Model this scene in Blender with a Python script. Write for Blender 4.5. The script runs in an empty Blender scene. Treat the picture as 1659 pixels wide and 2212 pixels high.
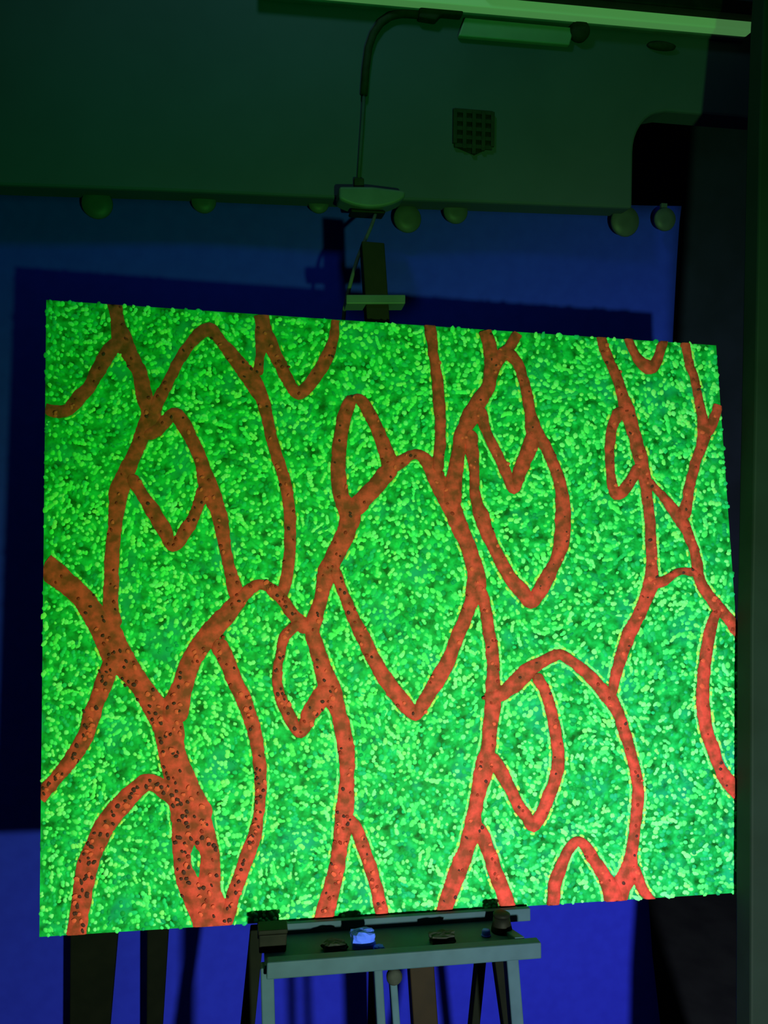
import bpy, math, random
import numpy as np
from mathutils import Vector, Matrix, noise

random.seed(11)
R = math.radians
sc = bpy.context.scene
col = sc.collection

# ------------------------------------------------------------------ camera
F, CX, CY = 1650.0, 829.5, 1106.0
CAM = Vector((0.0, 0.0, 1.75))
cd = bpy.data.cameras.new('camera')
cam = bpy.data.objects.new('camera', cd)
col.objects.link(cam)
cam.location = CAM
cam.rotation_euler = (R(85), 0, R(-10.4))
cd.sensor_fit = 'VERTICAL'
cd.sensor_height = 24.0
cd.lens = 24.0 * F / 2212.0
cd.clip_start = 0.02
sc.camera = cam
CROT = cam.rotation_euler.to_matrix()

# ------------------------------------------------------------------ world, lights, exposure
w = bpy.data.worlds.new('dark_room')
sc.world = w
w.use_nodes = True
w.node_tree.nodes['Background'].inputs[0].default_value = (0.0, 0.0, 0.0, 1)
w.node_tree.nodes['Background'].inputs[1].default_value = 0.0

def ray(px, py):
    return CROT @ Vector(((px - CX) / F, -(py - CY) / F, -1.0))

def at(px, py, Y):
    d = ray(px, py)
    return CAM + d * ((Y - CAM.y) / d.y)

def spot(name, loc, target, power, colour, size, radius=0.015):
    l = bpy.data.lights.new(name, 'SPOT')
    l.energy = power
    l.color = colour
    l.spot_size = R(size)
    l.spot_blend = 1.0
    l.shadow_soft_size = radius
    o = bpy.data.objects.new(name, l)
    col.objects.link(o)
    o.location = loc
    o.rotation_euler = (Vector(target) - Vector(loc)).to_track_quat('-Z', 'Y').to_euler()
    return o

TORCH = CAM + Vector((0.37, -0.50, -0.37))          # unseen hand torch low right of camera; beams split by colour to shape falloff
spot('torch_green_beam', TORCH, at(1500, 2500, 1.45), 160, (0.0, 1.0, 0.09), 178, 0.028)
spot('torch_red_beam', TORCH, at(1950, 3600, 1.45), 172, (1.0, 0.0, 0.0), 178, 0.028)
spot('torch_violet_beam', TORCH, at(2300, 3600, 1.45), 158, (0.0, 0.02, 1.0), 167, 0.028)

def point(name, loc, power, colour, radius):
    l = bpy.data.lights.new(name, 'POINT')
    l.energy = power
    l.color = colour
    l.shadow_soft_size = radius
    o = bpy.data.objects.new(name, l)
    col.objects.link(o)
    o.location = loc
    return o

point('upper_wall_fill', (0.10, 1.12, 3.04), 4.6, (0.36, 1.0, 0.75), 0.06)  # added fill lamp, out of view; lifts the top of the upper wall

sc.view_settings.view_transform = 'Standard'
sc.view_settings.look = 'None'
sc.view_settings.exposure = 0.0
sc.view_settings.gamma = 1.0
sc.view_settings.use_curve_mapping = False

# ------------------------------------------------------------------ materials
def mat(name, colour, rough=0.7, colour2=None, scale=20, bump=0.0, emit=None, strength=1.0, detail=3, spec=0.2, lo=0.35, hi=0.65):
    m = bpy.data.materials.new(name)
    m.use_nodes = True
    nt = m.node_tree
    b = nt.nodes['Principled BSDF']
    b.inputs['Roughness'].default_value = rough
    b.inputs['Specular IOR Level'].default_value = spec
    b.inputs['Base Color'].default_value = (*colour, 1)
    if colour2 or bump:
        tc = nt.nodes.new('ShaderNodeTexCoord')
        n = nt.nodes.new('ShaderNodeTexNoise')
        n.inputs['Scale'].default_value = scale
        n.inputs['Detail'].default_value = detail
        nt.links.new(tc.outputs['Object'], n.inputs['Vector'])
        if colour2:
            r = nt.nodes.new('ShaderNodeValToRGB')
            r.color_ramp.elements[0].position = lo
            r.color_ramp.elements[1].position = hi
            r.color_ramp.elements[0].color = (*colour, 1)
            r.color_ramp.elements[1].color = (*colour2, 1)
            nt.links.new(n.outputs['Fac'], r.inputs['Fac'])
            nt.links.new(r.outputs['Color'], b.inputs['Base Color'])
        if bump:
            bp = nt.nodes.new('ShaderNodeBump')
            bp.inputs['Strength'].default_value = bump
            bp.inputs['Distance'].default_value = 0.004
            nt.links.new(n.outputs['Fac'], bp.inputs['Height'])
            nt.links.new(bp.outputs['Normal'], b.inputs['Normal'])
    if emit:
        b.inputs['Emission Color'].default_value = (*emit, 1)
        b.inputs['Emission Strength'].default_value = strength
    return m

def attr_mat(name, rough=0.55):
    m = bpy.data.materials.new(name)
    m.use_nodes = True
    nt = m.node_tree
    b = nt.nodes['Principled BSDF']
    b.inputs['Roughness'].default_value = rough
    b.inputs['Specular IOR Level'].default_value = 0.1
    a = nt.nodes.new('ShaderNodeAttribute')
    a.attribute_name = 'paint'
    nt.links.new(a.outputs['Color'], b.inputs['Base Color'])
    return m

M = {}
M['plaster'] = mat('painted_plaster', (0.050, 0.060, 0.10), 0.85, (0.042, 0.052, 0.085), 5, 0.15)
M['dark_wall'] = mat('dark_recess_paint', (0.018, 0.02, 0.06), 0.9, (0.012, 0.014, 0.04), 6, 0.1)
M['room'] = mat('dull_room_paint', (0.08, 0.085, 0.08), 0.9, (0.06, 0.065, 0.06), 4, 0.1)
M['floor'] = mat('dark_floor', (0.02, 0.024, 0.03), 0.8, (0.012, 0.014, 0.02), 8, 0.1)
M['post'] = mat('dark_green_post_paint', (0.010, 0.024, 0.018), 0.75, (0.007, 0.018, 0.012), 9, 0.2)
M['sheet'] = mat('blue_sheet_cloth', (0.018, 0.030, 0.66), 0.9, (0.016, 0.026, 0.61), 30, 0.1)
M['grey'] = mat('grey_easel_paint', (0.038, 0.082, 0.13), 0.6, (0.030, 0.066, 0.105), 25, 0.15)
M['mast'] = mat('brown_mast_wood', (0.016, 0.009, 0.004), 0.7, (0.010, 0.006, 0.003), 18, 0.2)
M['dark_wood_and_strips'] = mat('black_wood_and_shade_strips', (0.004, 0.006, 0.004), 0.8, (0.006, 0.008, 0.005), 25, 0.2, spec=0.1)  # wood of the rear leg, shared by the added shadow-band strips
M['pale'] = mat('pale_plastic', (0.09, 0.11, 0.13), 0.5, (0.07, 0.09, 0.10), 20, 0.05)
M['clip'] = mat('pale_clip_plastic', (0.055, 0.060, 0.08), 0.5, (0.045, 0.05, 0.07), 30, 0.05)
M['black'] = mat('black_plastic', (0.006, 0.007, 0.006), 0.6, (0.012, 0.012, 0.010), 30, 0.1, spec=0.1)
M['rubber'] = mat('black_rubber', (0.012, 0.016, 0.010), 0.7, (0.02, 0.024, 0.016), 60, 0.1, spec=0.1)
M['grille'] = mat('dark_grille_metal', (0.010, 0.016, 0.010), 0.6, (0.016, 0.022, 0.014), 60, 0.05)
M['cord'] = mat('grey_green_cord', (0.09, 0.09, 0.09), 0.7, (0.07, 0.07, 0.07), 80, 0.1)
M['lead'] = mat('grey_lead_plastic', (0.036, 0.046, 0.06), 0.7, (0.03, 0.04, 0.05), 60, 0.05)
M['plate'] = mat('pale_plate_enamel', (0.14, 0.20, 0.16), 0.5, (0.12, 0.17, 0.14), 15, 0.05)
M['paper'] = mat('bright_blue_paper', (0.07, 0.15, 1.0), 0.7, (0.06, 0.13, 1.0), 60, 0.2)
M['cap'] = mat('blue_cap_plastic', (0.05, 0.09, 0.95), 0.4, (0.04, 0.06, 0.85), 60, 0.05)
M['smoke'] = mat('dark_grey_clay', (0.030, 0.034, 0.034), 0.8, (0.02, 0.024, 0.024), 60, 0.3)
M['strip'] = mat('green_light_strip', (0.2, 0.3, 0.2), 0.5, emit=(0.30, 1.0, 0.28), strength=0.16)
M['ground'] = None
M['vine'] = mat('red_vine_paint', (0.31, 0.050, 0.028), 0.6, (0.90, 0.075, 0.065), 62, 0.4, detail=3, lo=0.36, hi=0.66, spec=0.1)
M['dabs'] = attr_mat('green_dab_paint')
M['speck'] = attr_mat('vine_speck_paint')
M['edge'] = mat('paint_splashed_canvas_edge', (0.01, 0.07, 0.02), 0.9, (0.01, 0.2, 0.05), 60, 0.3)

def ground_mat():
    m = bpy.data.materials.new('green_ground_paint')
    m.use_nodes = True
    nt = m.node_tree
    b = nt.nodes['Principled BSDF']
    b.inputs['Roughness'].default_value = 0.6
    b.inputs['Specular IOR Level'].default_value = 0.1
    tc = nt.nodes.new('ShaderNodeTexCoord')
    n = nt.nodes.new('ShaderNodeTexNoise')
    n.inputs['Scale'].default_value = 52
    n.inputs['Detail'].default_value = 3
    n2 = nt.nodes.new('ShaderNodeTexNoise')
    n2.inputs['Scale'].default_value = 14
    n2.inputs['Detail'].default_value = 2
    r = nt.nodes.new('ShaderNodeValToRGB')
    cr = r.color_ramp
    cr.elements[0].position = 0.32
    cr.elements[0].color = (0.001, 0.11, 0.012, 1)
    cr.elements[1].position = 0.70
    cr.elements[1].color = (0.012, 0.66, 0.17, 1)
    e = cr.elements.new(0.50)
    e.color = (0.004, 0.38, 0.07, 1)
    r2 = nt.nodes.new('ShaderNodeValToRGB')
    r2.color_ramp.elements[0].position = 0.56
    r2.color_ramp.elements[1].position = 0.72
    mx = nt.nodes.new('ShaderNodeMixRGB')
    mx.inputs[2].default_value = (0.008, 0.40, 0.25, 1)
    for nn in (n, n2):
        nt.links.new(tc.outputs['Object'], nn.inputs['Vector'])
    nt.links.new(n.outputs['Fac'], r.inputs['Fac'])
    nt.links.new(n2.outputs['Fac'], r2.inputs['Fac'])
    nt.links.new(r2.outputs['Color'], mx.inputs[0])
    nt.links.new(r.outputs['Color'], mx.inputs[1])
    nt.links.new(mx.outputs['Color'], b.inputs['Base Color'])
    bp = nt.nodes.new('ShaderNodeBump')
    bp.inputs['Strength'].default_value = 0.4
    bp.inputs['Distance'].default_value = 0.003
    nt.links.new(n.outputs['Fac'], bp.inputs['Height'])
    nt.links.new(bp.outputs['Normal'], b.inputs['Normal'])
    return m
M['ground'] = ground_mat()

# ------------------------------------------------------------------ helpers
def link(name, verts, faces, m, parent=None, smooth=False):
    me = bpy.data.meshes.new(name)
    me.from_pydata([tuple(v) for v in verts], [], faces)
    me.materials.append(m)
    if smooth:
        me.polygons.foreach_set('use_smooth', [True] * len(me.polygons))
    me.update()
    o = bpy.data.objects.new(name, me)
    col.objects.link(o)
    if parent:
        o.parent = parent
    return o

def recentre(o):
    """move a top-level mesh's origin to the bottom centre of its box"""
    vs = [v.co for v in o.data.vertices]
    c = Vector(((min(v.x for v in vs) + max(v.x for v in vs)) / 2, (min(v.y for v in vs) + max(v.y for v in vs)) / 2, min(v.z for v in vs)))
    o.data.transform(Matrix.Translation(-c))
    o.location = c
    return o

def tag(o, label, cat, group=None, kind=None):
    o['label'] = label
    if cat:
        o['category'] = cat
    if group:
        o['group'] = group
    if kind:
        o['kind'] = kind
    return o

def struct(o, label=None):
    o['kind'] = 'structure'
    if label:
        o['label'] = label
    return o

def empty(name, mtx):
    o = bpy.data.objects.new(name, None)
    col.objects.link(o)
    o.empty_display_size = 0.05
    o.matrix_world = mtx
    return o

def bevel(o, width, seg=2):
    b = o.modifiers.new('bevel', 'BEVEL')
    b.width = width
    b.segments = seg
    b.limit_method = 'ANGLE'
    return o

def box8(p):
    """8 corners: bottom ring (4) then top ring (4)"""
    return p, [(3, 2, 1, 0), (4, 5, 6, 7), (0, 1, 5, 4), (1, 2, 6, 5), (2, 3, 7, 6), (3, 0, 4, 7)]

def boxv(x0, x1, y0, y1, z0, z1):
    return box8([(x0, y0, z0), (x1, y0, z0), (x1, y1, z0), (x0, y1, z0), (x0, y0, z1), (x1, y0, z1), (x1, y1, z1), (x0, y1, z1)])

def quad_slab(pts, d0, d1):
    """outline in (a,b) given at depth d0 and d1 along the third axis; pts ccw"""
    n = len(pts)
    v = [(p[0], p[1], d0) for p in pts] + [(p[0], p[1], d1) for p in pts]
    f = [tuple(range(n - 1, -1, -1)), tuple(range(n, 2 * n))]
    for i in range(n):
        j = (i + 1) % n
        f.append((i, j, n + j, n + i))
    return v, f

def tube(points, radii, seg=10):
    v, f = [], []
    n = len(points)
    for i, p in enumerate(points):
        p = Vector(p)
        t = (Vector(points[min(i + 1, n - 1)]) - Vector(points[max(i - 1, 0)])).normalized()
        a = t.cross(Vector((0.31, 0.9, 0.2))).normalized()
        b = t.cross(a)
        r = radii if isinstance(radii, (int, float)) else radii[i]
        for k in range(seg):
            an = 2 * math.pi * k / seg
            v.append(p + (a * math.cos(an) + b * math.sin(an)) * r)
    for i in range(n - 1):
        for k in range(seg):
            k2 = (k + 1) % seg
            f.append((i * seg + k, i * seg + k2, (i + 1) * seg + k2, (i + 1) * seg + k))
    f.append(tuple(range(seg - 1, -1, -1)))
    f.append(tuple((n - 1) * seg + k for k in range(seg)))
    return v, f

def catmull(pts, step):
    out = []
    P = [pts[0]] + list(pts) + [pts[-1]]
    for i in range(1, len(P) - 2):
        p0, p1, p2, p3 = (np.array(P[i + k], float) for k in (-1, 0, 1, 2))
        L = np.linalg.norm((p2 - p1)[:2])
        n = max(1, int(L / step))
        for k in range(n):
            t = k / n
            out.append(0.5 * (2 * p1 + (p2 - p0) * t + (2 * p0 - 5 * p1 + 4 * p2 - p3) * t * t + (3 * p1 - p0 - 3 * p2 + p3) * t ** 3))
    out.append(np.array(P[-2], float))
    return out

def lathe(profile, seg=24):
    v, f = [], []
    for r, z in profile:
        for k in range(seg):
            a = 2 * math.pi * k / seg
            v.append((r * math.cos(a), r * math.sin(a), z))
    for i in range(len(profile) - 1):
        for k in range(seg):
            k2 = (k + 1) % seg
            f.append((i * seg + k, i * seg + k2, (i + 1) * seg + k2, (i + 1) * seg + k))
    f.append(tuple(range(seg - 1, -1, -1)))
    f.append(tuple((len(profile) - 1) * seg + k for k in range(seg)))
    return v, f

# ------------------------------------------------------------------ the room
Y_SOFFIT, Y_SHEET, Y_BACK = 1.72, 1.80, 2.60
XL, XR, YF, ZC = -1.9, 2.6, -1.3, 3.12
struct(link('floor', *boxv(XL, XR, YF, Y_BACK, -0.05, 0.0), M['floor']), 'dark floor of the unlit room')
struct(link('ceiling', *boxv(XL, XR, YF, Y_BACK, ZC, ZC + 0.05), M['room']), 'dim ceiling')
struct(link('wall_back', *boxv(XL, XR, Y_BACK, Y_BACK + 0.08, 0, ZC), M['dark_wall']), 'dark recess wall behind the blue sheet')
struct(link('wall_left', *boxv(XL - 0.08, XL, YF, Y_BACK, 0, ZC), M['room']), 'dim side wall')
struct(link('wall_right', *boxv(XR, XR + 0.08, YF, Y_BACK, 0, ZC), M['dark_wall']), 'dark side wall')
struct(link('wall_front', *boxv(XL, XR, YF - 0.08, YF, 0, ZC), M['room']), 'dim wall behind the viewer')

# soffit: the pale upper wall with a stepped, round-cornered lower edge
edge = [(-420, 385), (0, 400), (350, 412), (700, 427), (1000, 436), (1366, 450), (1368, 330)]
for k in range(1, 8):
    a = math.pi / 2 * k / 8
    edge.append((1368 + 62 * (1 - math.cos(a)), 330 - 88 * math.sin(a)))
edge += [(1440, 240), (1560, 250), (1760, 266)]
outl = []
for px, py in edge:
    p = at(px, py, Y_SOFFIT)
    outl.append((p.x, p.z))
outl[0] = (XL, outl[0][1])
outl[-1] = (XR, outl[-1][1])
outl += [(XR, ZC), (XL, ZC)]
v, f = quad_slab(outl, 0, 0.07)
v = [(a, Y_SOFFIT + d, b) for a, b, d in v]
f = [tuple(reversed(q)) for q in f]
wu = struct(link('wall_upper', v, f, M['plaster']), 'pale upper wall with a stepped round-cornered lower edge')
bevel(wu, 0.006)

# ------------------------------------------------------------------ painting frame of reference
def cam_to_world(vv):
    return CROT @ Vector((vv[0], -vv[1], -vv[2]))
PW = 1.2
hx = Vector((0.98571906, 0.02478014, 0.16656492))
hy = Vector((0.0301707, 0.99528791, -0.09215042))
ht = Vector((-0.46043124, -0.28907129, 1.04141405)) * PW
U = cam_to_world(hx).normalized()
V = -cam_to_world(hy)
V = (V - U * V.dot(U)).normalized()
W = U.cross(V).normalized()
TLw = CAM + cam_to_world(ht)
ORI = TLw + U * (PW / 2) - V * (PW * 0.83)
PM = Matrix(((U.x, V.x, W.x, ORI.x), (U.y, V.y, W.y, ORI.y), (U.z, V.z, W.z, ORI.z), (0, 0, 0, 1)))

def loc(px, py, wo=0.0):
    """photo pixel -> (u, v) on the leaning plane, wo metres in front of the canvas"""
    d = ray(px, py)
    o = ORI + W * wo
    t = (o - CAM).dot(W) / d.dot(W)
    p = CAM + d * t - ORI
    return Vector((p.dot(U), p.dot(V), wo))

def loc_np(P, wo=0.0):
    P = np.asarray(P, float)
    D = np.stack([(P[:, 0] - CX) / F, -(P[:, 1] - CY) / F, -np.ones(len(P))], 1) @ np.array(CROT).T
    o = np.array(ORI + W * wo - CAM)
    t = (o @ np.array(W)) / (D @ np.array(W))
    Q = D * t[:, None] - np.array(ORI - CAM)
    return Q @ np.array(U), Q @ np.array(V)

def floor_v(u, wo):
    """v where the leaning line at (u, wo) meets the floor"""
    p = ORI + U * u + W * wo
    return -p.z / V.z

# ------------------------------------------------------------------ the painting
painting = empty('painting', PM)
tag(painting, 'large glowing green stippled painting with red vine outlines on the easel', 'painting')
corn = [(85, 2024), (1632, 1926), (1547, 746), (100, 648)]
c2 = [loc(*c) for c in corn]
v, f = quad_slab([(c.x, c.y) for c in c2], -0.028, 0.0)
cv = link('canvas', v, f, M['ground'], painting)
cv.data.materials.append(M['edge'])
for p in cv.data.polygons:
    p.material_index = 0 if p.normal.z > 0.9 else 1

STROKES = [
    [(246, 652, 32), (249, 664, 30), (255, 696, 30), (264, 734, 44), (284, 772, 34), (302, 809, 34), (313, 859, 36), (326, 893, 42), (312, 928, 36), (296, 969, 32), (274, 1016, 34), (257, 1060, 42), (252, 1100, 34), (248, 1139, 30), (242, 1198, 32), (241, 1246, 32), (239, 1312, 34), (248, 1360, 40)],
    [(266, 738, 34), (237, 757, 36), (215, 797, 33), (193, 834, 28), (171, 858, 32), (149, 884, 28), (124, 889, 27), (98, 884, 25)],
    [(326, 896, 36), (338, 872, 30), (362, 828, 26), (387, 778, 24), (412, 741, 26), (438, 716, 28), (457, 714, 30), (478, 737, 24), (500, 765, 30), (525, 797, 34), (550, 830, 38), (567, 866, 28), (578, 906, 26), (588, 953, 25), (599, 989, 26), (611, 1022, 26), (620, 1061, 26), (625, 1105, 26), (627, 1165, 26), (622, 1230, 26), (614, 1268, 26), (606, 1290, 26)],
    [(564, 680, 32), (567, 700, 33), (570, 730, 40), (562, 768, 20), (558, 812, 24)],
    [(572, 715, 36), (592, 760, 30), (611, 798, 28), (630, 836, 26), (645, 850, 28), (662, 838, 28), (681, 815, 28), (702, 779, 30), (718, 741, 24), (725, 692, 17)],
    [(312, 942, 30), (340, 929, 28), (362, 905, 28), (379, 894, 30), (397, 917, 32), (412, 947, 30), (428, 979, 30), (440, 1016, 32), (452, 1057, 44), (470, 1100, 34), (480, 1139, 32), (486, 1181, 26), (496, 1230, 27), (508, 1272, 34), (520, 1298, 34)],
    [(280, 1026, 32), (308, 1070, 26), (330, 1104, 32), (353, 1140, 33), (374, 1180, 24), (400, 1148, 30), (417, 1120, 26), (431, 1084, 26), (446, 1050, 40)],
    [(94, 1220, 54), (135, 1252, 50), (174, 1287, 46), (202, 1325, 50), (230, 1367, 62), (252, 1412, 64), (286, 1457, 50), (311, 1491, 46), (337, 1531, 54), (362, 1566, 68), (370, 1620, 58), (384, 1667, 64), (399, 1712, 72), (412, 1757, 92), (420, 1800, 92)],
    [(404, 1735, 50), (400, 1795, 58), (392, 1853, 38), (406, 1905, 48), (430, 1950, 60), (447, 1985, 66), (452, 2008, 70)],
    [(420, 1735, 50), (434, 1795, 58), (452, 1838, 42), (454, 1885, 46), (450, 1925, 54), (462, 1970, 66), (478, 2005, 56)],
    [(480, 2000, 46), (494, 1966, 32), (507, 1926, 30), (526, 1872, 30), (545, 1820, 32), (557, 1772, 24), (563, 1716, 24), (562, 1664, 28), (557, 1619, 28), (548, 1574, 31), (537, 1540, 32), (525, 1507, 34), (506, 1468, 34), (486, 1419, 36), (468, 1382, 42)],
    [(590, 1272, 24), (570, 1263, 22), (550, 1266, 25), (529, 1282, 30), (506, 1308, 36), (483, 1335, 42), (457, 1364, 45), (434, 1393, 44), (415, 1424, 44), (403, 1454, 44), (393, 1486, 46), (382, 1520, 58), (368, 1562, 72)],
    [(252, 1420, 46), (236, 1444, 40), (224, 1476, 38), (210, 1513, 36), (197, 1549, 38), (184, 1590, 36), (161, 1630, 34), (137, 1662, 30), (112, 1692, 31), (85, 1722, 32)],
    [(392, 1736, 40), (360, 1710, 38), (338, 1695, 36), (316, 1690, 37), (291, 1709, 39), (265, 1736, 43), (242, 1762, 44), (223, 1790, 45), (206, 1827, 42), (191, 1863, 46), (183, 1902, 44), (176, 1944, 42), (170, 1983, 42), (165, 2022, 42)],
    [(575, 1266, 22), (592, 1277, 26), (609, 1294, 27), (628, 1321, 26), (648, 1345, 32), (670, 1362, 38)],
    [(768, 856, 22), (755, 870, 28), (744, 900, 30), (737, 936, 30), (732, 980, 32), (731, 1030, 33), (738, 1074, 36), (756, 1110, 46), (750, 1142, 42), (736, 1175, 40), (720, 1207, 40), (706, 1240, 42), (698, 1272, 32), (690, 1305, 30), (680, 1334, 36), (675, 1367, 32), (684, 1399, 34), (694, 1432, 36), (704, 1465, 42), (714, 1497, 52), (729, 1533, 36), (739, 1572, 36), (748, 1625, 35), (749, 1674, 32), (747, 1723, 36), (742, 1775, 40), (735, 1827, 34), (728, 1869, 34), (719, 1912, 36), (707, 1951, 40), (698, 1990, 42)],
    [(760, 858, 20), (781, 866, 24), (803, 904, 28), (821, 942, 30), (834, 977, 32), (842, 1008, 36), (828, 1032, 38), (806, 1055, 38), (780, 1084, 40), (756, 1110, 44)],
    [(840, 1008, 36), (866, 998, 28), (886, 984, 22), (906, 984, 24), (925, 1000, 30), (940, 1027, 38), (954, 1058, 38), (970, 1086, 40), (983, 1112, 38), (996, 1147, 36), (1009, 1174, 34), (1019, 1206, 34), (1028, 1237, 40), (1028, 1269, 42), (1014, 1310, 30), (997, 1354, 30), (981, 1393, 28), (967, 1430, 33), (948, 1464, 34), (928, 1497, 30), (912, 1523, 29), (898, 1546, 25), (873, 1519, 34), (846, 1486, 34), (820, 1447, 32), (801, 1412, 30), (785, 1377, 32), (766, 1341, 28), (750, 1302, 24), (737, 1269, 22), (722, 1236, 28), (704, 1214, 28)],
    [(744, 1766, 38), (768, 1789, 30), (785, 1830, 28), (801, 1876, 28), (813, 1918, 28), (821, 1951, 28), (826, 1980, 28)],
    [(648, 1345, 28), (616, 1373, 24), (606, 1412, 20), (599, 1452, 22), (600, 1484, 23), (612, 1520, 26), (630, 1556, 28), (649, 1584, 22), (668, 1545, 36), (690, 1510, 42), (714, 1484, 40)],
    [(1030, 1265, 38), (1045, 1297, 26), (1053, 1344, 26), (1061, 1393, 28), (1065, 1435, 28), (1065, 1474, 30), (1065, 1523, 36), (1059, 1565, 32), (1055, 1610, 32), (1048, 1651, 42), (1036, 1700, 34), (1026, 1749, 30), (1021, 1788, 40), (1009, 1830, 34), (994, 1869, 39), (978, 1912, 36), (966, 1947, 34), (958, 1975, 34)],
    [(1022, 1782, 36), (1038, 1800, 34), (1055, 1837, 30), (1068, 1876, 32), (1081, 1912, 32), (1092, 1941, 34), (1100, 1966, 34)],
    [(1052, 1632, 34), (1064, 1642, 32), (1082, 1667, 30), (1100, 1701, 26), (1121, 1741, 26), (1139, 1766, 27), (1153, 1785, 25), (1168, 1760, 28), (1183, 1726, 28), (1197, 1690, 26), (1206, 1647, 28), (1203, 1603, 26), (1197, 1565, 26), (1187, 1522, 24), (1173, 1483, 24), (1155, 1456, 30)],
    [(1050, 1518, 30), (1062, 1508, 34), (1084, 1498, 32), (1112, 1478, 36), (1139, 1450, 36), (1168, 1431, 26), (1204, 1415, 24), (1230, 1425, 24), (1262, 1450, 26), (1291, 1479, 28), (1316, 1508, 32), (1334, 1538, 26), (1348, 1577, 26), (1362, 1625, 23), (1373, 1668, 24), (1378, 1715, 26), (1374, 1766, 26), (1367, 1820, 24), (1362, 1856, 30), (1355, 1890, 42), (1340, 1921, 42), (1334, 1960, 40)],
    [(1316, 1506, 26), (1324, 1488, 22), (1331, 1454, 24), (1345, 1410, 28), (1360, 1367, 30), (1381, 1327, 28), (1396, 1291, 30), (1407, 1257, 33), (1408, 1219, 24), (1406, 1172, 24), (1404, 1129, 23), (1400, 1091, 23), (1394, 1049, 25), (1387, 1007, 30), (1377, 965, 30), (1366, 923, 29), (1355, 888, 34), (1345, 854, 24), (1335, 822, 22), (1321, 791, 22), (1307, 759, 22), (1298, 725, 20)],
    [(1350, 884, 26), (1338, 892, 28), (1324, 918, 24), (1318, 955, 21), (1317, 997, 18), (1321, 1038, 19), (1330, 1070, 23), (1349, 1056, 26), (1366, 1032, 24), (1380, 1004, 26)],
    [(1398, 1036, 22), (1415, 1055, 15), (1436, 1077, 20), (1457, 1105, 26), (1474, 1128, 28), (1486, 1154, 22), (1497, 1185, 22), (1505, 1219, 24), (1511, 1252, 23), (1529, 1284, 24), (1551, 1312, 27), (1573, 1337, 25), (1592, 1361, 26), (1618, 1395, 26)],
    [(1474, 1122, 28), (1481, 1099, 25), (1488, 1056, 22), (1499, 1011, 22), (1512, 972, 23), (1522, 935, 30), (1516, 902, 22), (1509, 864, 18), (1499, 822, 18), (1488, 784, 18), (1478, 740, 18)],
    [(1520, 942, 26), (1537, 916, 24), (1551, 876, 20)],
    [(1404, 1262, 26), (1435, 1254, 20), (1460, 1238, 18), (1482, 1234, 18), (1504, 1240, 20)],
    [(1552, 1316, 22), (1540, 1340, 22), (1529, 1385, 26), (1522, 1432, 26), (1518, 1479, 28), (1519, 1526, 29), (1526, 1576, 28), (1540, 1618, 28), (1551, 1650, 26), (1565, 1677, 30), (1583, 1700, 34), (1612, 1728, 34)],
    [(1193, 1965, 26), (1196, 1935, 27), (1199, 1907, 29), (1212, 1870, 26), (1226, 1838, 22), (1243, 1818, 22), (1262, 1826, 24), (1280, 1852, 26), (1302, 1887, 30), (1320, 1920, 40), (1326, 1955, 40)],
    [(1366, 1870, 28), (1376, 1892, 26), (1388, 1921, 21), (1406, 1945, 20)],
    [(1048, 715, 28), (1059, 754, 30), (1063, 785, 34), (1056, 832, 30), (1036, 864, 36), (1018, 898, 40), (1000, 933, 34), (991, 967, 30), (985, 1005, 32), (981, 1036, 36), (976, 1072, 42), (978, 1102, 36)],
    [(1118, 722, 24), (1097, 752, 24), (1078, 774, 30), (1060, 800, 34)],
    [(1082, 764, 30), (1103, 768, 26), (1122, 794, 22), (1132, 826, 22), (1139, 860, 24), (1146, 895, 25), (1155, 934, 36), (1177, 962, 25), (1192, 997, 24), (1206, 1031, 26), (1215, 1077, 30), (1216, 1126, 34), (1212, 1172, 34), (1202, 1208, 28), (1184, 1244, 30), (1166, 1276, 33), (1147, 1302, 26), (1128, 1278, 32), (1104, 1252, 30), (1083, 1215, 28), (1065, 1179, 27), (1050, 1145, 30), (1039, 1112, 32), (1029, 1083, 25), (1025, 1052, 22), (1024, 1014, 22), (1019, 973, 30), (1014, 930, 34)],
    [(1155, 930, 34), (1140, 976, 33), (1122, 1021, 30), (1110, 1058, 22), (1095, 1025, 24), (1083, 1000, 22), (1069, 970, 22), (1053, 939, 21), (1042, 905, 26), (1036, 880, 28)],
    [(928, 700, 26), (931, 722, 25), (937, 770, 21), (944, 817, 24), (948, 864, 26), (951, 911, 24), (951, 958, 24), (947, 989, 24), (944, 1020, 30)],
    [(1356, 730, 18), (1361, 745, 18), (1371, 766, 20), (1385, 784, 23), (1404, 794, 32), (1419, 778, 23), (1430, 745, 20), (1433, 732, 20)],
]
cu, cvv = loc_np(corn)
def inside_poly(u, vv, grow=0.0):
    ok = np.ones(len(u), bool)
    for i in range(4):
        j = (i + 1) % 4
        ex, ey = cu[j] - cu[i], cvv[j] - cvv[i]
        L = math.hypot(ex, ey)
        ok &= ((u - cu[i]) * (-ey) + (vv - cvv[i]) * ex) / L > -grow
    return ok

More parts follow.
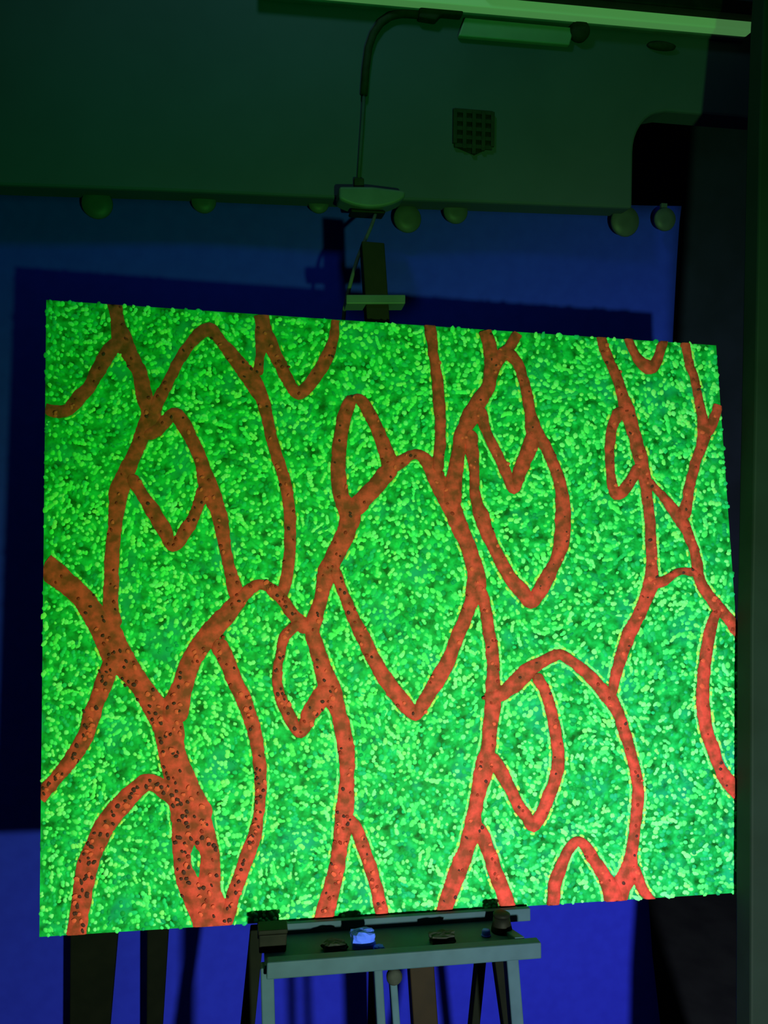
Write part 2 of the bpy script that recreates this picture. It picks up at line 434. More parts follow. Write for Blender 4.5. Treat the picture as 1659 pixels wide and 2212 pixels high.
dense = []
for si, S in enumerate(STROKES):
    pts = catmull(S, 5.0)
    verts, faces = [], []
    top = 0.0010 + 0.00012 * si
    rows = []
    for i, p in enumerate(pts):
        a = pts[max(i - 1, 0)]
        b = pts[min(i + 1, len(pts) - 1)]
        t = (b - a)[:2]
        t = t / (np.linalg.norm(t) + 1e-9)
        nrm = np.array([-t[1], t[0]])
        wj = p[2] / 2
        n1 = noise.noise(Vector((p[0] * 0.045, p[1] * 0.045, si))) * 2.4 + noise.noise(Vector((p[0] * 0.16, p[1] * 0.16, si + 9))) * 1.6
        n2 = noise.noise(Vector((p[0] * 0.045, p[1] * 0.045, si + 40))) * 2.4 + noise.noise(Vector((p[0] * 0.16, p[1] * 0.16, si + 60))) * 1.6
        rows.append((p[:2], nrm, wj + n1, wj + n2))
        dense.append((p[0], p[1], p[2] / 2))
    # rounded ends where a stroke stops inside the canvas
    for end in (0, -1):
        e = pts[end]
        eu, ev = loc_np([e[:2]])
        if not inside_poly(eu, ev, -0.012)[0]:
            continue
        h = e[2] / 2
        for k in range(len(rows)):
            q = rows[k]
            dd = math.hypot(q[0][0] - e[0], q[0][1] - e[1])
            if dd < h and abs(k - (0 if end == 0 else len(rows) - 1)) < 12:
                fct = math.sqrt(max(0.02, 1 - (1 - dd / h) ** 2))
                rows[k] = (q[0], q[1], q[2] * fct, q[3] * fct)
    for (c, nrm, wa, wb) in rows:
        ring = [(-wa, 0.0), (-wa * 0.82, top), (-wa * 0.3, top + 0.0004), (wb * 0.3, top + 0.0004), (wb * 0.82, top), (wb, 0.0)]
        for off, h in ring:
            q = c + nrm * off
            verts.append((q[0], q[1], h))
    V2 = np.array(verts)
    uu, vv = loc_np(V2[:, :2])
    # keep every vertex on the canvas: push points beyond an edge back to it
    for i in range(4):
        j = (i + 1) % 4
        ex, ey = cu[j] - cu[i], cvv[j] - cvv[i]
        L = math.hypot(ex, ey)
        nx, ny = -ey / L, ex / L
        d = (uu - cu[i]) * nx + (vv - cvv[i]) * ny
        s = np.minimum(d - 0.0004, 0)
        uu -= s * nx
        vv -= s * ny
    verts = [(uu[k], vv[k], V2[k, 2] + 0.0001) for k in range(len(uu))]
    K = 6
    for i in range(len(rows) - 1):
        for k in range(K - 1):
            faces.append((i * K + k, i * K + k + 1, (i + 1) * K + k + 1, (i + 1) * K + k))
    # orientation: face towards the viewer
    faces = [tuple(reversed(q)) for q in faces]
    link('vine', verts, faces, M['vine'], painting, smooth=True)

DN = np.array(dense)
# distance field helper on a coarse bucket grid
from collections import defaultdict
bk = defaultdict(list)
for i, (x, y, h) in enumerate(DN):
    bk[(int(x // 40), int(y // 40))].append(i)
def vine_dist(x, y):
    bx, by = int(x // 40), int(y // 40)
    ids = []
    for dx in (-1, 0, 1):
        for dy in (-1, 0, 1):
            ids += bk.get((bx + dx, by + dy), ())
    if not ids:
        return 99.0
    A = DN[ids]
    return float(np.min(np.hypot(A[:, 0] - x, A[:, 1] - y) - A[:, 2]))

# dome template: 2 rings of 7 + apex
NS = 7
tmpl = []
for r, h in ((1.0, 0.0), (0.72, 0.72)):
    for k in range(NS):
        a = 2 * math.pi * (k + 0.5 * (r < 1)) / NS
        tmpl.append((r * math.cos(a), r * math.sin(a), h))
tmpl.append((0, 0, 1.0))
tf = []
for k in range(NS):
    k2 = (k + 1) % NS
    tf += [(k, k2, NS + k), (k2, NS + k2, NS + k), (NS + k, NS + k2, 2 * NS)]
tmpl = np.array(tmpl)
tf = np.array(tf)

def dab_mesh(name, items, m, z0):
    """items: px, py, semi-axes px, angle, height m, colour"""
    n = len(items)
    I = np.array([it[:6] for it in items])
    C = np.array([it[6] for it in items])
    rng = np.random.default_rng(5)
    ca, sa = np.cos(I[:, 4]), np.sin(I[:, 4])
    wob = 1 + rng.uniform(-0.2, 0.2, (n, len(tmpl)))
    lx = tmpl[None, :, 0] * I[:, 2, None] * wob
    ly = tmpl[None, :, 1] * I[:, 3, None] * wob
    X = I[:, 0, None] + lx * ca[:, None] - ly * sa[:, None]
    Yp = I[:, 1, None] + lx * sa[:, None] + ly * ca[:, None]
    uu, vv = loc_np(np.stack([X.ravel(), Yp.ravel()], 1))
    zz = (z0 + tmpl[None, :, 2] * I[:, 5, None]).ravel()
    co = np.stack([uu, vv, zz], 1)
    T = len(tmpl)
    fa = (tf[None] + (np.arange(n) * T)[:, None, None]).reshape(-1, 3)[:, ::-1]
    me = bpy.data.meshes.new(name)
    me.from_pydata(co.tolist(), [], fa.tolist())
    me.polygons.foreach_set('use_smooth', [True] * len(me.polygons))
    at_ = me.attributes.new('paint', 'FLOAT_COLOR', 'POINT')
    cc = np.ones((n, T, 4))
    cc[:, :, :3] = C[:, None, :]
    at_.data.foreach_set('color', cc.ravel())
    me.materials.append(m)
    me.update()
    o = bpy.data.objects.new(name, me)
    col.objects.link(o)
    o.parent = painting
    o['kind'] = 'stuff'
    return o

rng = random.Random(3)
greens = []
CELL = 11.6
y = 640.0
row = 0
while y < 2040:
    x = 80.0 + (CELL / 2 if row % 2 else 0)
    while x < 1640:
        px = x + rng.uniform(-4.6, 4.6)
        py = y + rng.uniform(-4.6, 4.6)
        x += CELL
        big = noise.noise(Vector((px * 0.012, py * 0.012, 3.0)))
        fine = noise.noise(Vector((px * 0.05, py * 0.05, 7.0)))
        if rng.random() < 0.20 - 0.45 * fine - 0.15 * big:
            continue
        d = vine_dist(px, py)
        if d < 3.2:
            continue
        ang = noise.noise(Vector((px * 0.006, py * 0.006, 20.0))) * 4.0
        # feathered veins in the big central leaf
        if 735 < px < 1010 and 1010 < py < 1500:
            ang = (0.9 if px > 880 else math.pi - 0.9) + rng.uniform(-0.3, 0.3)
        a = rng.uniform(3.5, 6.4)
        b = a * rng.uniform(0.8, 1.0)
        if rng.random() < 0.12:
            a *= rng.uniform(1.2, 1.7)
        a = min(a, d + 1.5)
        b = min(b, a)
        q = rng.random() + 0.35 * big + 0.25 * fine
        if q > 0.76:
            c = (0.22 + rng.random() * 0.12, 0.98, 0.30 + rng.random() * 0.16)
        elif q > 0.40:
            c = (0.08 + rng.random() * 0.07, 0.85 + rng.random() * 0.12, 0.22 + rng.random() * 0.1)
        elif q > 0.14:
            c = (0.02, 0.52 + rng.random() * 0.16, 0.13 + rng.random() * 0.16)
        else:
            c = (0.008, 0.34 + rng.random() * 0.1, 0.08 + rng.random() * 0.10)
        hgt = 0.0006 + 0.00022 * b * rng.uniform(0.7, 1.2)
        greens.append((px, py, a, b, ang, hgt, c))
        if rng.random() < 0.20 and d > 12:
            a2 = ang + rng.uniform(-0.8, 0.8)
            for k in range(rng.choice((1, 1, 2))):
                px += math.cos(a2) * a * 1.25
                py += math.sin(a2) * a * 1.25
                if vine_dist(px, py) > 4:
                    greens.append((px, py, a * rng.uniform(0.8, 1.1), b, a2, hgt, c))
    y += CELL * 0.86
    row += 1
for S in STROKES:
    pts = catmull(S, 8.0)
    for i in range(1, len(pts) - 1):
        p = pts[i]
        t = (pts[i + 1] - pts[i - 1])[:2]
        t = t / (np.linalg.norm(t) + 1e-9)
        for sgn in (-1, 1):
            if rng.random() > 0.25 + 0.30 * min(1, max(0, (p[1] - 800) / 900)) + 0.35 * min(1, max(0, (p[0] - 300) / 900)):
                continue
            off = p[2] / 2 + rng.uniform(2.6, 4.4)
            x, y = p[0] - t[1] * off * sgn, p[1] + t[0] * off * sgn
            if vine_dist(x, y) < 1.6:
                continue
            if rng.random() < 0.16 + 0.14 * min(1, max(0, (p[0] - 500) / 900)):
                c = (0.42 + rng.random() * 0.25, 0.88, 0.2)
            else:
                c = (0.20 + rng.random() * 0.12, 0.90 + rng.random() * 0.08, 0.28 + rng.random() * 0.1)
            greens.append((x, y, rng.uniform(4.6, 7.5), rng.uniform(2.6, 3.8), math.atan2(t[1], t[0]), 0.0016, c))
G2 = np.array([g[:2] for g in greens])
gu, gv = loc_np(G2)
ok = inside_poly(gu, gv, -0.0008)
greens = [g for g, k in zip(greens, ok) if k]
dab_mesh('paint_dabs', greens, M['dabs'], 0.0)

# dark and bright specks on the vines
specks = []
for i, (x, y, h) in enumerate(dense):
    left = max(0.0, min(1.0, (1000 - x) / 700)) * max(0.0, min(1.0, (y - 1250) / 350))
    for k in range(2):
        if rng.random() < 0.09 + 0.30 * left:
            r = h * 0.78
            px, py = x + rng.uniform(-r, r), y + rng.uniform(-r, r)
            s = rng.uniform(2.4, 4.4) + 1.1 * left
            t = rng.random()
            if t < 0.25 + 0.5 * left:
                c = (0.10, 0.028, 0.03)
            elif t < 0.72:
                c = (0.36, 0.035, 0.025)
            else:
                c = (1.0, 0.11, 0.075)
                s *= 1.3
            specks.append((px, py, s, s * rng.uniform(0.6, 1), rng.uniform(0, 3), 0.0009, c))
su, sv = loc_np(np.array([s[:2] for s in specks]))
ok = inside_poly(su, sv, -0.004)
specks = [s for s, k in zip(specks, ok) if k]
dab_mesh('vine_specks', specks, M['speck'], 0.0050)

# dark green post close in front of the painting's right edge, leaning with it
def post():
    w0, w1 = 0.012, 0.055
    edge_px = [(1630, -90), (1620, 60), (1611, 320), (1602, 800), (1591, 1350), (1589, 1900), (1587, 2330)]
    rows = [loc(px, py, w0) for px, py in edge_px]
    vs, fs = [], []
    last = rows[-1]
    rows.append(Vector((last.x + 0.004, floor_v(last.x, w1) + 0.0, w0)))
    for q in rows:
        vs += [(q.x, q.y, w0), (q.x + 0.14, q.y, w0), (q.x + 0.14, q.y, w1), (q.x, q.y, w1)]
    for k in range(len(rows) - 1):
        for e in range(4):
            e2 = (e + 1) % 4
            fs.append((k * 4 + e, k * 4 + 4 + e, k * 4 + 4 + e2, k * 4 + e2))
    n = (len(rows) - 1) * 4
    fs += [(0, 1, 2, 3), (n + 3, n + 2, n + 1, n)]
    return [PM @ Vector(q) for q in vs], fs
pv, pf = post()
po = recentre(link('leaning_post', pv, pf, M['post']))
bevel(po, 0.004)
tag(po, 'dark green post leaning at the right edge in front of the painting', 'post')

# ------------------------------------------------------------------ the easel (same leaning frame)
easel = empty('easel', PM)
tag(easel, 'grey wooden easel with tray and central mast carrying the green painting', 'easel')
gd, bd = -0.031, -0.066
def bar(name, a, b, wpx_half, w0, w1, m, parent, to_floor=False):
    """upright between two photo points at front depth w1, half width in metres"""
    A, B = loc(a[0], a[1], w1), loc(b[0], b[1], w1)
    if to_floor:
        d = B - A
        vf = floor_v(B.x, w1)
        t = (vf - A.y) / d.y
        B = A + d * t
    h = wpx_half
    vs, fs = box8([(B.x - h, B.y, w0), (B.x + h, B.y, w0), (B.x + h, B.y, w1), (B.x - h, B.y, w1), (A.x - h, A.y, w0), (A.x + h, A.y, w0), (A.x + h, A.y, w1), (A.x - h, A.y, w1)])
    o = link(name, vs, fs, m, parent)
    return bevel(o, 0.002)

FW = 0.115                                          # front depth of the tray
bar('mast', (806, 522), (922, 2240), 0.021, -0.064, -0.034, M['mast'], easel, True)
bar('leg', (577, 2092), (580, 2212), 0.0095, FW - 0.022, FW, M['grey'], easel, True)
bar('leg', (1107, 2062), (1119, 2212), 0.0095, FW - 0.022, FW, M['grey'], easel, True)
bar('strut', (817, 2090), (824, 2212), 0.0065, FW - 0.020, FW - 0.004, M['grey'], easel, True)
bar('strut', (848, 2090), (857, 2212), 0.0055, FW - 0.020, FW - 0.004, M['grey'], easel, True)

def hbar(name, a, b, hh, w0, w1, m, parent):
    A, B = loc(a[0], a[1], w1), loc(b[0], b[1], w1)
    vs, fs = box8([(A.x, A.y - hh, w0), (B.x, B.y - hh, w0), (B.x, B.y - hh, w1), (A.x, A.y - hh, w1), (A.x, A.y + hh, w0), (B.x, B.y + hh, w0), (B.x, B.y + hh, w1), (A.x, A.y + hh, w1)])
    return bevel(link(name, vs, fs, m, parent), 0.002)
hbar('crossbar', (576, 2099), (1170, 2054), 0.0115, FW, FW + 0.020, M['grey'], easel)
bl, br = c2[0], c2[1]
def canvas_bottom(x):
    return bl.y + (br.y - bl.y) * (x - bl.x) / (br.x - bl.x)
def sloped_bar(name, x0, x1, lo, hi, w0, w1, parent):
    a, b = canvas_bottom(x0), canvas_bottom(x1)
    vs, fs = box8([(x0, a + lo, w0), (x1, b + lo, w0), (x1, b + lo, w1), (x0, a + lo, w1), (x0, a + hi, w0), (x1, b + hi, w0), (x1, b + hi, w1), (x0, a + hi, w1)])
    return bevel(link(name, vs, fs, M['grey'], parent), 0.0015)
rx0, rx1 = loc(557, 1995, 0.02).x, loc(1146, 1958, 0.02).x
rest = sloped_bar('canvas_rest', rx0, rx1, -0.016, -0.0008, -0.066, 0.0085, easel)
sloped_bar('lip', rx0, rx1, -0.016, 0.004, 0.009, 0.020, rest)
# back board and tray floor
A, B = loc(566, 2004, 0.0), loc(1122, 1968, 0.0)
A2, B2 = loc(572, 2083, FW), loc(1112, 2043, FW)
vb = min(A2.y, B2.y)
def sl(a, b, x):
    return a.y + (b.y - a.y) * (x - a.x) / (b.x - a.x)
xa, xb = A2.x, B2.x
tf_l, tf_r = sl(A2, B2, xa), sl(A2, B2, xb)
vs, fs = box8([(xa, tf_l - 0.012, -0.02), (xb, tf_r - 0.012, -0.02), (xb, tf_r - 0.012, FW), (xa, tf_l - 0.012, FW), (xa, tf_l - 0.002, -0.02), (xb, tf_r - 0.002, -0.02), (xb, tf_r - 0.002, FW), (xa, tf_l - 0.002, FW)])
link('tray_floor', vs, fs, M['grey'], easel)
vs, fs = box8([(xa, tf_l - 0.002, -0.02), (xb, tf_r - 0.002, -0.02), (xb, tf_r - 0.002, -0.006), (xa, tf_l - 0.002, -0.006), (xa, sl(A, B, xa) , -0.02), (xb, sl(A, B, xb), -0.02), (xb, sl(A, B, xb), -0.006), (xa, sl(A, B, xa), -0.006)])
link('back_board', vs, fs, M['grey'], easel)
# dark strips added for shadow-like bands on the sheet behind the painting
for a0, a1, b0, b1, lab in ((152, 266, 150, 236, 'wide black strip added for a shadow-like band behind the lower left of the painting'),
                            (318, 372, 316, 350, 'narrow black strip added for a shadow-like band between the wide strip and the easel')):
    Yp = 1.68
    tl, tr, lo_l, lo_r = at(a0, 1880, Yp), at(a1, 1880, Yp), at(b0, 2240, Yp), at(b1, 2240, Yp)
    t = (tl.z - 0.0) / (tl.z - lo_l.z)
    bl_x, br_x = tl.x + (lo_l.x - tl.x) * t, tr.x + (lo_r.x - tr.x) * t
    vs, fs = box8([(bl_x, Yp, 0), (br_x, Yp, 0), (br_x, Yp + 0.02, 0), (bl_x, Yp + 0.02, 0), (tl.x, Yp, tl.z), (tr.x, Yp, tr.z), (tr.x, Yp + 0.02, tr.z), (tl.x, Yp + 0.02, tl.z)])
    pk = recentre(link('band_strip', vs, fs, M['dark_wood_and_strips']))
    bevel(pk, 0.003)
    tag(pk, lab, 'band_strip', 'black band strips by the blue sheet')
# bracket closing the right end of the tray
sv2 = [(xb, tf_r - 0.012, -0.02), (xb, tf_r - 0.012, FW), (xb, tf_r + 0.012, FW), (xb, canvas_bottom(xb) - 0.017, 0.02), (xb, canvas_bottom(xb) - 0.017, -0.02)]
sv2 += [(q[0] + 0.016, q[1], q[2]) for q in sv2]
bevel(link('side_bracket', sv2, [(4, 3, 2, 1, 0), (5, 6, 7, 8, 9)] + [(k, (k + 1) % 5, 5 + (k + 1) % 5, 5 + k) for k in range(5)], M['grey'], easel), 0.0015)
# top clamp holding the mast and canvas
hbar('top_clamp', (748, 646), (876, 646), 0.0085, -0.066, -0.030, M['pale'], easel)
kn = loc(851, 2108, FW)
kv, kf = lathe([(0.004, 0.0), (0.011, 0.001), (0.012, 0.008), (0.009, 0.013), (0.003, 0.014)], 16)
link('knob', [(x + kn.x, yy + kn.y, z + FW - 0.004) for x, yy, z in kv], kf, M['smoke'], easel, True)
# rear leg
pt = loc(840, 900, -0.07)
top = ORI + U * pt.x + V * pt.y + W * -0.07
base = Vector((top.x + 0.02, 1.74, 0.0))
inv = PM.inverted()
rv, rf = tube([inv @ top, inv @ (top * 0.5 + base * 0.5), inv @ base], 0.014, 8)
link('rear_leg', rv, rf, M['dark_wood_and_strips'], easel)
for a, b, h in (((556, 2010), (533, 2240), 0.0115), ((1046, 2040), (1026, 2240), 0.0075), ((1076, 2040), (1104, 2240), 0.010)):  # dark strips added where leg shadows fall across the sheet
    bar('shade_strip', a, b, h, -0.098, -0.072, M['dark_wood_and_strips'], easel, True)

# ------------------------------------------------------------------ blue sheet
def sheet():
    right = [(1474, 438), (1470, 470), (1462, 600), (1455, 720), (1430, 1200), (1396, 1900), (1400, 1960), (1407, 2060), (1424, 2212), (1436, 2330)]
    NX, NZ = 70, 56
    ys = [r[1] for r in right]
    xs = [r[0] for r in right]
    vs = []
    for j in range(NZ + 1):
        t = j / NZ
        for i in range(NX + 1):
            s = i / NX
            py = 438 + (2330 - 438) * t
            xr = np.interp(py, ys, xs)
            px = -300 + (xr + 300) * s
            topy = 398 + 46 * (px + 300) / 1770
            py2 = topy + (2330 - topy) * t
            p = at(px, py2, Y_SHEET)
            fold = 0.010 * math.sin(p.x * 9 + 0.6 * math.sin(p.z * 2)) * (0.4 + t) + 0.006 * noise.noise(Vector((p.x * 3, p.z * 2, 1)))
            vs.append((p.x, Y_SHEET + fold, max(p.z, 0.005)))
    fs = []
    for j in range(NZ):
        for i in range(NX):
            a = j * (NX + 1) + i
            fs.append((a, a + NX + 1, a + NX + 2, a + 1))
    return vs, fs
sv_, sf_ = sheet()
sh = recentre(link('backdrop_sheet', sv_, sf_, M['sheet'], smooth=True))
so = sh.modifiers.new('thickness', 'SOLIDIFY')
so.thickness = 0.0015
tag(sh, 'blue cloth backdrop hung behind the easel from round clips', 'sheet')

# round clips along the top of the sheet
clips = [(210, 440, 30, 'round pale clip hanging furthest left above the painting'),
         (440, 434, 25, 'round pale clip second from the left under the upper wall'),
         (688, 438, 22, 'small round pale clip just left of the cable box'),
         (880, 472, 30, 'large round pale clip just right of the cable box'),
         (984, 456, 27, 'round pale clip below the square vent grille'),
         (1350, 478, 34, 'round pale clip under the end step of the upper wall'),
         (1436, 474, 26, 'round pale clip at the right corner of the blue sheet')]
for px, py, r, lab in clips:
    Yc = Y_SHEET - 0.030
    c = at(px, py, Yc)
    rad = r / F * (Yc / math.cos(R(10)))
    rt = empty('sheet_clip', Matrix.Translation(c))
    tag(rt, lab, 'clip', 'round clips holding the sheet')
    pv_, pf_ = lathe([(rad * 0.6, -0.005), (rad * 0.96, -0.004), (rad, 0.0), (rad * 0.93, 0.005), (rad * 0.4, 0.007), (rad * 0.1, 0.007)], 24)
    link('disc', [(x, -z, yy) for x, yy, z in pv_], [tuple(reversed(q)) for q in pf_], M['clip'], rt, True)
    tz = rad * 0.7
    hv, hf = boxv(-rad * 0.28, rad * 0.28, 0.003, 0.012, 0.0, tz + 0.02)
    bevel(link('jaw', hv, hf, M['clip'], rt), 0.001)

# ------------------------------------------------------------------ things on the upper wall
YS = Y_SOFFIT
# vent grille
g = [at(981, 237, YS), at(1062, 242, YS), at(1063, 318, YS), at(1024, 336, YS), at(982, 318, YS)]
gc = at(1021, 318, YS)
gr = empty('vent_grille', Matrix.Translation(Vector((gc.x, YS, gc.z))))
tag(gr, 'small dark vent grille of square holes on the upper wall', 'vent')
gl = [(p.x - gc.x, p.z - gc.z) for p in g]
def slab_y(name, pts, y0, y1, m, parent):
    v, f = quad_slab(pts, y0, y1)
    v = [(a, d, b) for a, b, d in v]
    return link(name, v, [tuple(reversed(q)) for q in f], m, parent)
slab_y('backing', list(reversed(gl)), -0.003, -0.0005, M['black'], gr)
gx0, gx1 = gl[0][0], gl[1][0]
gz1, gz0 = gl[0][1], gl[2][1]
glow = gl[3][1]
n = 4
for k in range(n + 1):
    x = gx0 + (gx1 - gx0) * k / n
    tt = abs((k / n) - 0.52) / 0.52
    zb = glow + (gz0 - glow) * min(1, tt)
    v, f = boxv(x - 0.0042, x + 0.0042, -0.010, -0.003, zb, gz1 - 0.002)
    link('upright_bar', v, f, M['grille'], gr)
for k in range(n + 1):
    z = gz1 - 0.004 + (gz0 - gz1) * k / n
    v, f = boxv(gx0, gx1, -0.008, -0.003, z - 0.0042, z + 0.0042)
    link('cross_bar', v, f, M['grille'], gr)

# cable running down the upper wall to a rounded box
cp = [(905, 32), (868, 30), (842, 36), (822, 50), (806, 74), (796, 104), (790, 150), (786, 205), (783, 260), (779, 320), (775, 385)]
pts = [at(px, py, YS - 0.010) for px, py in cp]
sm = [Vector(p) for p in catmull([tuple(p) for p in pts], 0.012)]
c0 = at(775, 402, YS - 0.010)
cb = empty('power_cable', Matrix.Translation(c0))
tag(cb, 'dark cable bending down the upper wall into the rounded box', 'cable')
kmid = next(i for i, p in enumerate(sm) if p.z < at(786, 208, YS).z)
v, f = tube([p - c0 for p in sm[:kmid + 1]], 0.0085, 10)
link('thick_sleeve', v, f, M['rubber'], cb, True)
v, f = tube([p - c0 for p in sm[kmid:]], 0.0040, 8)
link('thin_lead', v, f, M['lead'], cb, True)
v, f = boxv(-0.011, 0.011, -0.008, 0.008, -0.014, 0.016)
bevel(link('plug', v, f, M['rubber'], cb), 0.003)

# rounded box at the lower edge of the wall, lens-like underside
def lamp_dish():
    L, Rr = at(728, 415, YS - 0.02), at(868, 424, YS - 0.02)
    out = []
    for k in range(13):
        t = k / 12
        px = 728 + 140 * t
        py = 424 + 7 * t + 33 * math.sin(math.pi * min(1, 0.12 + t * 0.86)) ** 0.6
        p = at(px, py, YS - 0.02)
        out.append((p.x, p.z))
    out += [(Rr.x, Rr.z), ((L.x + Rr.x) / 2, (L.z + Rr.z) / 2 + 0.004), (L.x, L.z)]
    return out
od = lamp_dish()
bc = Vector((sum(p[0] for p in od) / len(od), YS, min(p[1] for p in od)))
bx = empty('cable_box', Matrix.Translation(bc))
tag(bx, 'pale cable box with curved underside at the edge of the upper wall', 'box')
bevel(slab_y('body', [(a - bc.x, b - bc.z) for a, b in od], -0.060, -0.001, M['pale'], bx), 0.006, 3)
v, f = boxv(-0.045, 0.03, -0.050, -0.006, -0.008, -0.0005)
bevel(link('underside_cap', v, f, M['black'], bx), 0.003)

# pale cord hanging from the box past the mast
sm = []
for i, (px, py) in enumerate(((812, 458), (806, 478), (798, 498), (786, 525), (772, 560), (760, 600), (750, 640), (744, 668), (741, 700), (739, 760))):
    Yc = YS - 0.03 - 0.22 * min(1, i / 5)
    sm.append(at(px, py, Yc))
sm = [Vector(p) for p in catmull([tuple(p) for p in sm], 0.012)]
v, f = tube(sm, 0.0038, 8)
pcord = recentre(link('hanging_cord', v, f, M['cord'], smooth=True))
tag(pcord, 'thin pale cord hanging from the cable box in front of the easel mast', 'cord')

# glowing strip near the ceiling
a, b = at(560, -32, YS - 0.03), at(1618, 62, YS - 0.03)
mid = (a + b) / 2
ls = empty('light_strip', Matrix.Translation(mid))
tag(ls, 'long dim green light strip sloping along the top of the upper wall', 'light')
d = (b - a)
ax = d.normalized()
upv = Vector((0, 0, 1))
def beam(name, p0, p1, h0, h1, y0, y1, m, parent, org):
    vs, fs = box8([(p0.x, y0, p0.z - h0), (p1.x, y0, p1.z - h1), (p1.x, y1, p1.z - h1), (p0.x, y1, p0.z - h0), (p0.x, y0, p0.z + h0), (p1.x, y0, p1.z + h1), (p1.x, y1, p1.z + h1), (p0.x, y1, p0.z + h0)])
    vs = [Vector(q) - org for q in vs]
    return bevel(link(name, vs, fs, m, parent), 0.003)
beam('diffuser', a, b, 0.0125, 0.0135, YS - 0.045, YS - 0.018, M['strip'], ls, mid)
beam('back_channel', a, b, 0.0145, 0.0155, YS - 0.017, YS - 0.001, M['pale'], ls, mid)

# dark board above the strip at the right
pts = [(1040, -70), (1040, -10), (1618, 44), (1720, 54), (1720, 26), (1480, 2), (1300, -70)]
p3 = [at(px, py, YS - 0.05) for px, py in pts]
org = Vector((p3[2].x, YS, min(p.z for p in p3)))
o = slab_y('dark_beam', list([(p.x - org.x, p.z - org.z) for p in p3]), YS - 0.075 - org.y, YS - 0.001 - org.y, M['black'], None)
o.location = org
bevel(o, 0.004)
tag(o, 'black beam running above the green light strip', 'beam')

# pale plate below the strip, with dark knob at its right end
pl = [(1004, 38), (990, 78), (1230, 98), (1240, 60)]
p3 = [at(px, py, YS - 0.012) for px, py in pl]
org = Vector((sum(p.x for p in p3) / 4, YS, min(p.z for p in p3)))
pt_ = empty('wall_plate', Matrix.Translation(org))
tag(pt_, 'pale rectangular plate fixed just under the light strip', 'plate')
bevel(slab_y('plate', [(p.x - org.x, p.z - org.z) for p in p3], -0.014, -0.0005, M['plate'], pt_), 0.003)
kc = at(1252, 66, YS - 0.012)
kv, kf = lathe([(0.020, 0.0), (0.024, 0.004), (0.024, 0.014), (0.018, 0.022), (0.006, 0.024)], 20)
link('end_knob', [(x + kc.x - org.x, -z - 0.001, yy + kc.z - org.z) for x, yy, z in kv], [tuple(reversed(q)) for q in kf], M['rubber'], pt_, True)
# flat dark oval fitting to the right
kc = at(1428, 101, YS - 0.004)
kv, kf = lathe([(0.030, 0.0), (0.036, 0.003), (0.034, 0.010), (0.020, 0.014), (0.004, 0.015)], 28)
o = link('wall_fitting', [(x, -z - 0.0005, yy * 0.26) for x, yy, z in kv], [tuple(reversed(q)) for q in kf], M['rubber'], None, True)
o.location = (kc.x, YS, kc.z)
tag(o, 'flat dark oval fitting on the upper wall near the right post', 'fitting')
# dark bracket where the cable leaves the wall
kp = [(905, 14), (902, 44), (940, 50), (952, 36), (996, 40), (1000, 20)]
p3 = [at(px, py, YS - 0.010) for px, py in kp]
org = Vector((sum(p.x for p in p3) / 6, YS, min(p.z for p in p3)))
o = slab_y('cable_bracket', [(p.x - org.x, p.z - org.z) for p in p3], -0.024, -0.0005, M['rubber'], None)
o.location = org
bevel(o, 0.004)
tag(o, 'dark jagged bracket on the upper wall where the cable starts', 'bracket')

# ------------------------------------------------------------------ things in the easel tray
def tray_point(px, py_unused, wo):
    """point standing on the tray floor under photo column px, wo in front of the canvas"""
    q = loc(px, 2060, wo)
    return Vector((q.x, sl(A2, B2, q.x) - 0.002, wo))

def on_tray(name, px, wo):
    q = tray_point(px, 0, wo)
    return empty(name, PM @ Matrix.Translation(q) @ Matrix.Rotation(R(-90), 4, 'X'))

def prism(pr, sx, sy):
    """square-section pot profile list of (half, z)"""
    vs, fs = [], []
    for h, z in pr:
        vs += [(-h * sx, -h * sy, z), (h * sx, -h * sy, z), (h * sx, h * sy, z), (-h * sx, h * sy, z)]
    for i in range(len(pr) - 1):
        for k in range(4):
            k2 = (k + 1) % 4
            fs.append((i * 4 + k, i * 4 + k2, i * 4 + 4 + k2, i * 4 + 4 + k))
    fs.append((3, 2, 1, 0))
    t = (len(pr) - 1) * 4
    fs.append((t, t + 1, t + 2, t + 3))
    return vs, fs

t = on_tray('square_pot', 588, 0.062)
tag(t, 'square black pot at the left end of the easel tray', 'pot')
v, f = prism([(0.020, 0.0), (0.021, 0.026)], 1, 0.8)
bevel(link('body', v, f, M['black'], t), 0.002)
v, f = prism([(0.022, 0.0262), (0.022, 0.033)], 1, 0.8)
bevel(link('lid', v, f, M['black'], t), 0.002)

t = on_tray('tapered_pot', 1084, 0.060)
tag(t, 'tapered black pot at the right end of the easel tray', 'pot')
v, f = lathe([(0.017, 0.0), (0.0165, 0.005), (0.0145, 0.014), (0.013, 0.022)], 20)
link('body', v, f, M['black'], t, True)
v, f = lathe([(0.011, 0.0222), (0.0135, 0.0235), (0.0135, 0.027), (0.010, 0.029)], 20)
link('lid', v, f, M['black'], t, True)

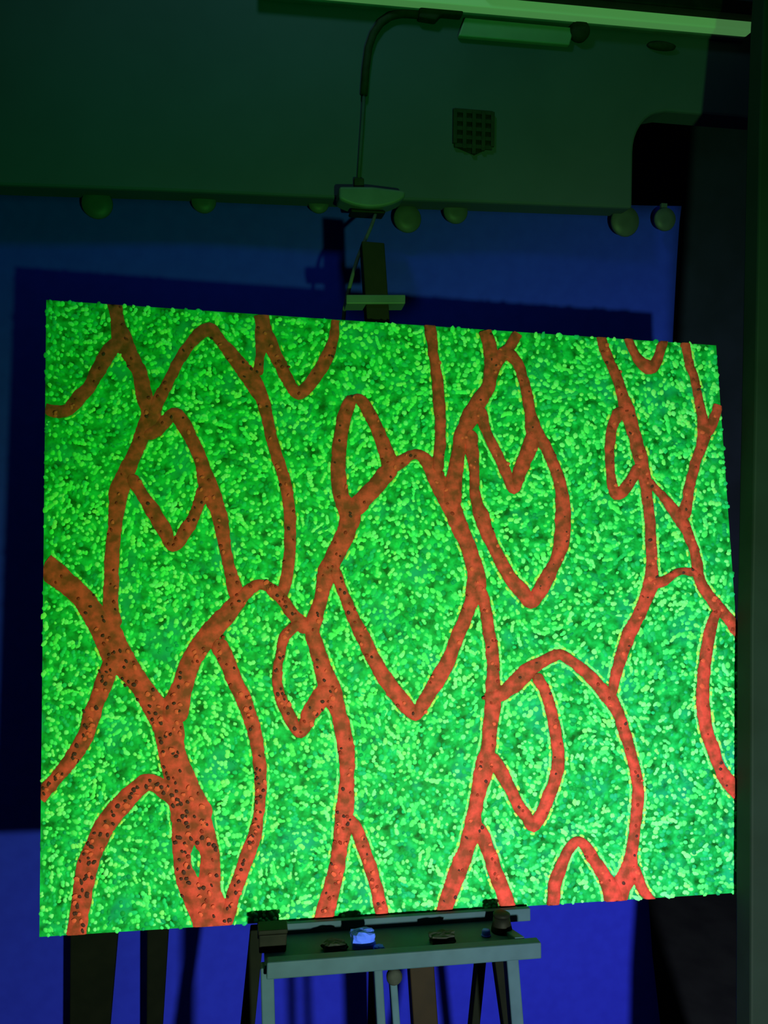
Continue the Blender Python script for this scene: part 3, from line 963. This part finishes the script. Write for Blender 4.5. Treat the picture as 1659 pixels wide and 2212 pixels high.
def lump(name, px, wo, sx, sy, sz, m, seed, label, cat, rough=0.25):
    vs, fs = [], []
    NU, NV = 18, 10
    for j in range(NV + 1):
        th = math.pi * j / NV
        for i in range(NU):
            ph = 2 * math.pi * i / NU
            d = Vector((math.sin(th) * math.cos(ph), math.sin(th) * math.sin(ph), math.cos(th)))
            # squarish
            k = 1.0 / max(abs(d.x), abs(d.y), abs(d.z)) ** 0.7
            r = k * (1 + rough * noise.noise(d * 1.7 + Vector((seed, 0, 0))) + rough * 0.5 * noise.noise(d * 4 + Vector((seed, 5, 0))))
            vs.append((d.x * sx * r, d.y * sy * r, max(0.0, sz + d.z * sz * r)))
    for j in range(NV):
        for i in range(NU):
            i2 = (i + 1) % NU
            fs.append((j * NU + i, (j + 1) * NU + i, (j + 1) * NU + i2, j * NU + i2))
    o = link(name, vs, fs, m)
    q = tray_point(px, 0, wo)
    o.matrix_world = PM @ Matrix.Translation(q) @ Matrix.Rotation(R(-90), 4, 'X')
    tag(o, label, cat)
    return o
lump('crumpled_paper', 783, 0.080, 0.019, 0.014, 0.0125, M['paper'], 3.0, 'bright blue glowing crumpled paper in the easel tray', 'paper')
lump('paper_scrap', 818, 0.095, 0.008, 0.006, 0.004, M['paper'], 8.0, 'small blue scrap beside the crumpled blue paper', 'paper')
lump('dark_lump', 722, 0.084, 0.018, 0.012, 0.0065, M['smoke'], 13.0, 'dark grey lump in place of the shade left of the blue paper in the tray', 'putty', 0.35)  # lump added where shade falls beside the paper
lump('dark_lump', 955, 0.084, 0.020, 0.012, 0.0075, M['smoke'], 17.0, 'dark grey lump in the middle right of the tray', 'putty', 0.35)
t = on_tray('bottle_cap', 1050, 0.072)
tag(t, 'tiny blue bottle cap beside the tapered black pot', 'cap')
v, f = lathe([(0.0062, 0.0), (0.0066, 0.001), (0.0066, 0.008), (0.0055, 0.0095), (0.002, 0.0098)], 16)
link('shell', v, f, M['cap'], t, True)
v, f = lathe([(0.0070, 0.0002), (0.0076, 0.0006), (0.0076, 0.0020), (0.0070, 0.0024)], 16)
link('rim', v, f, M['cap'], t, True)

bpy.context.view_layer.update()
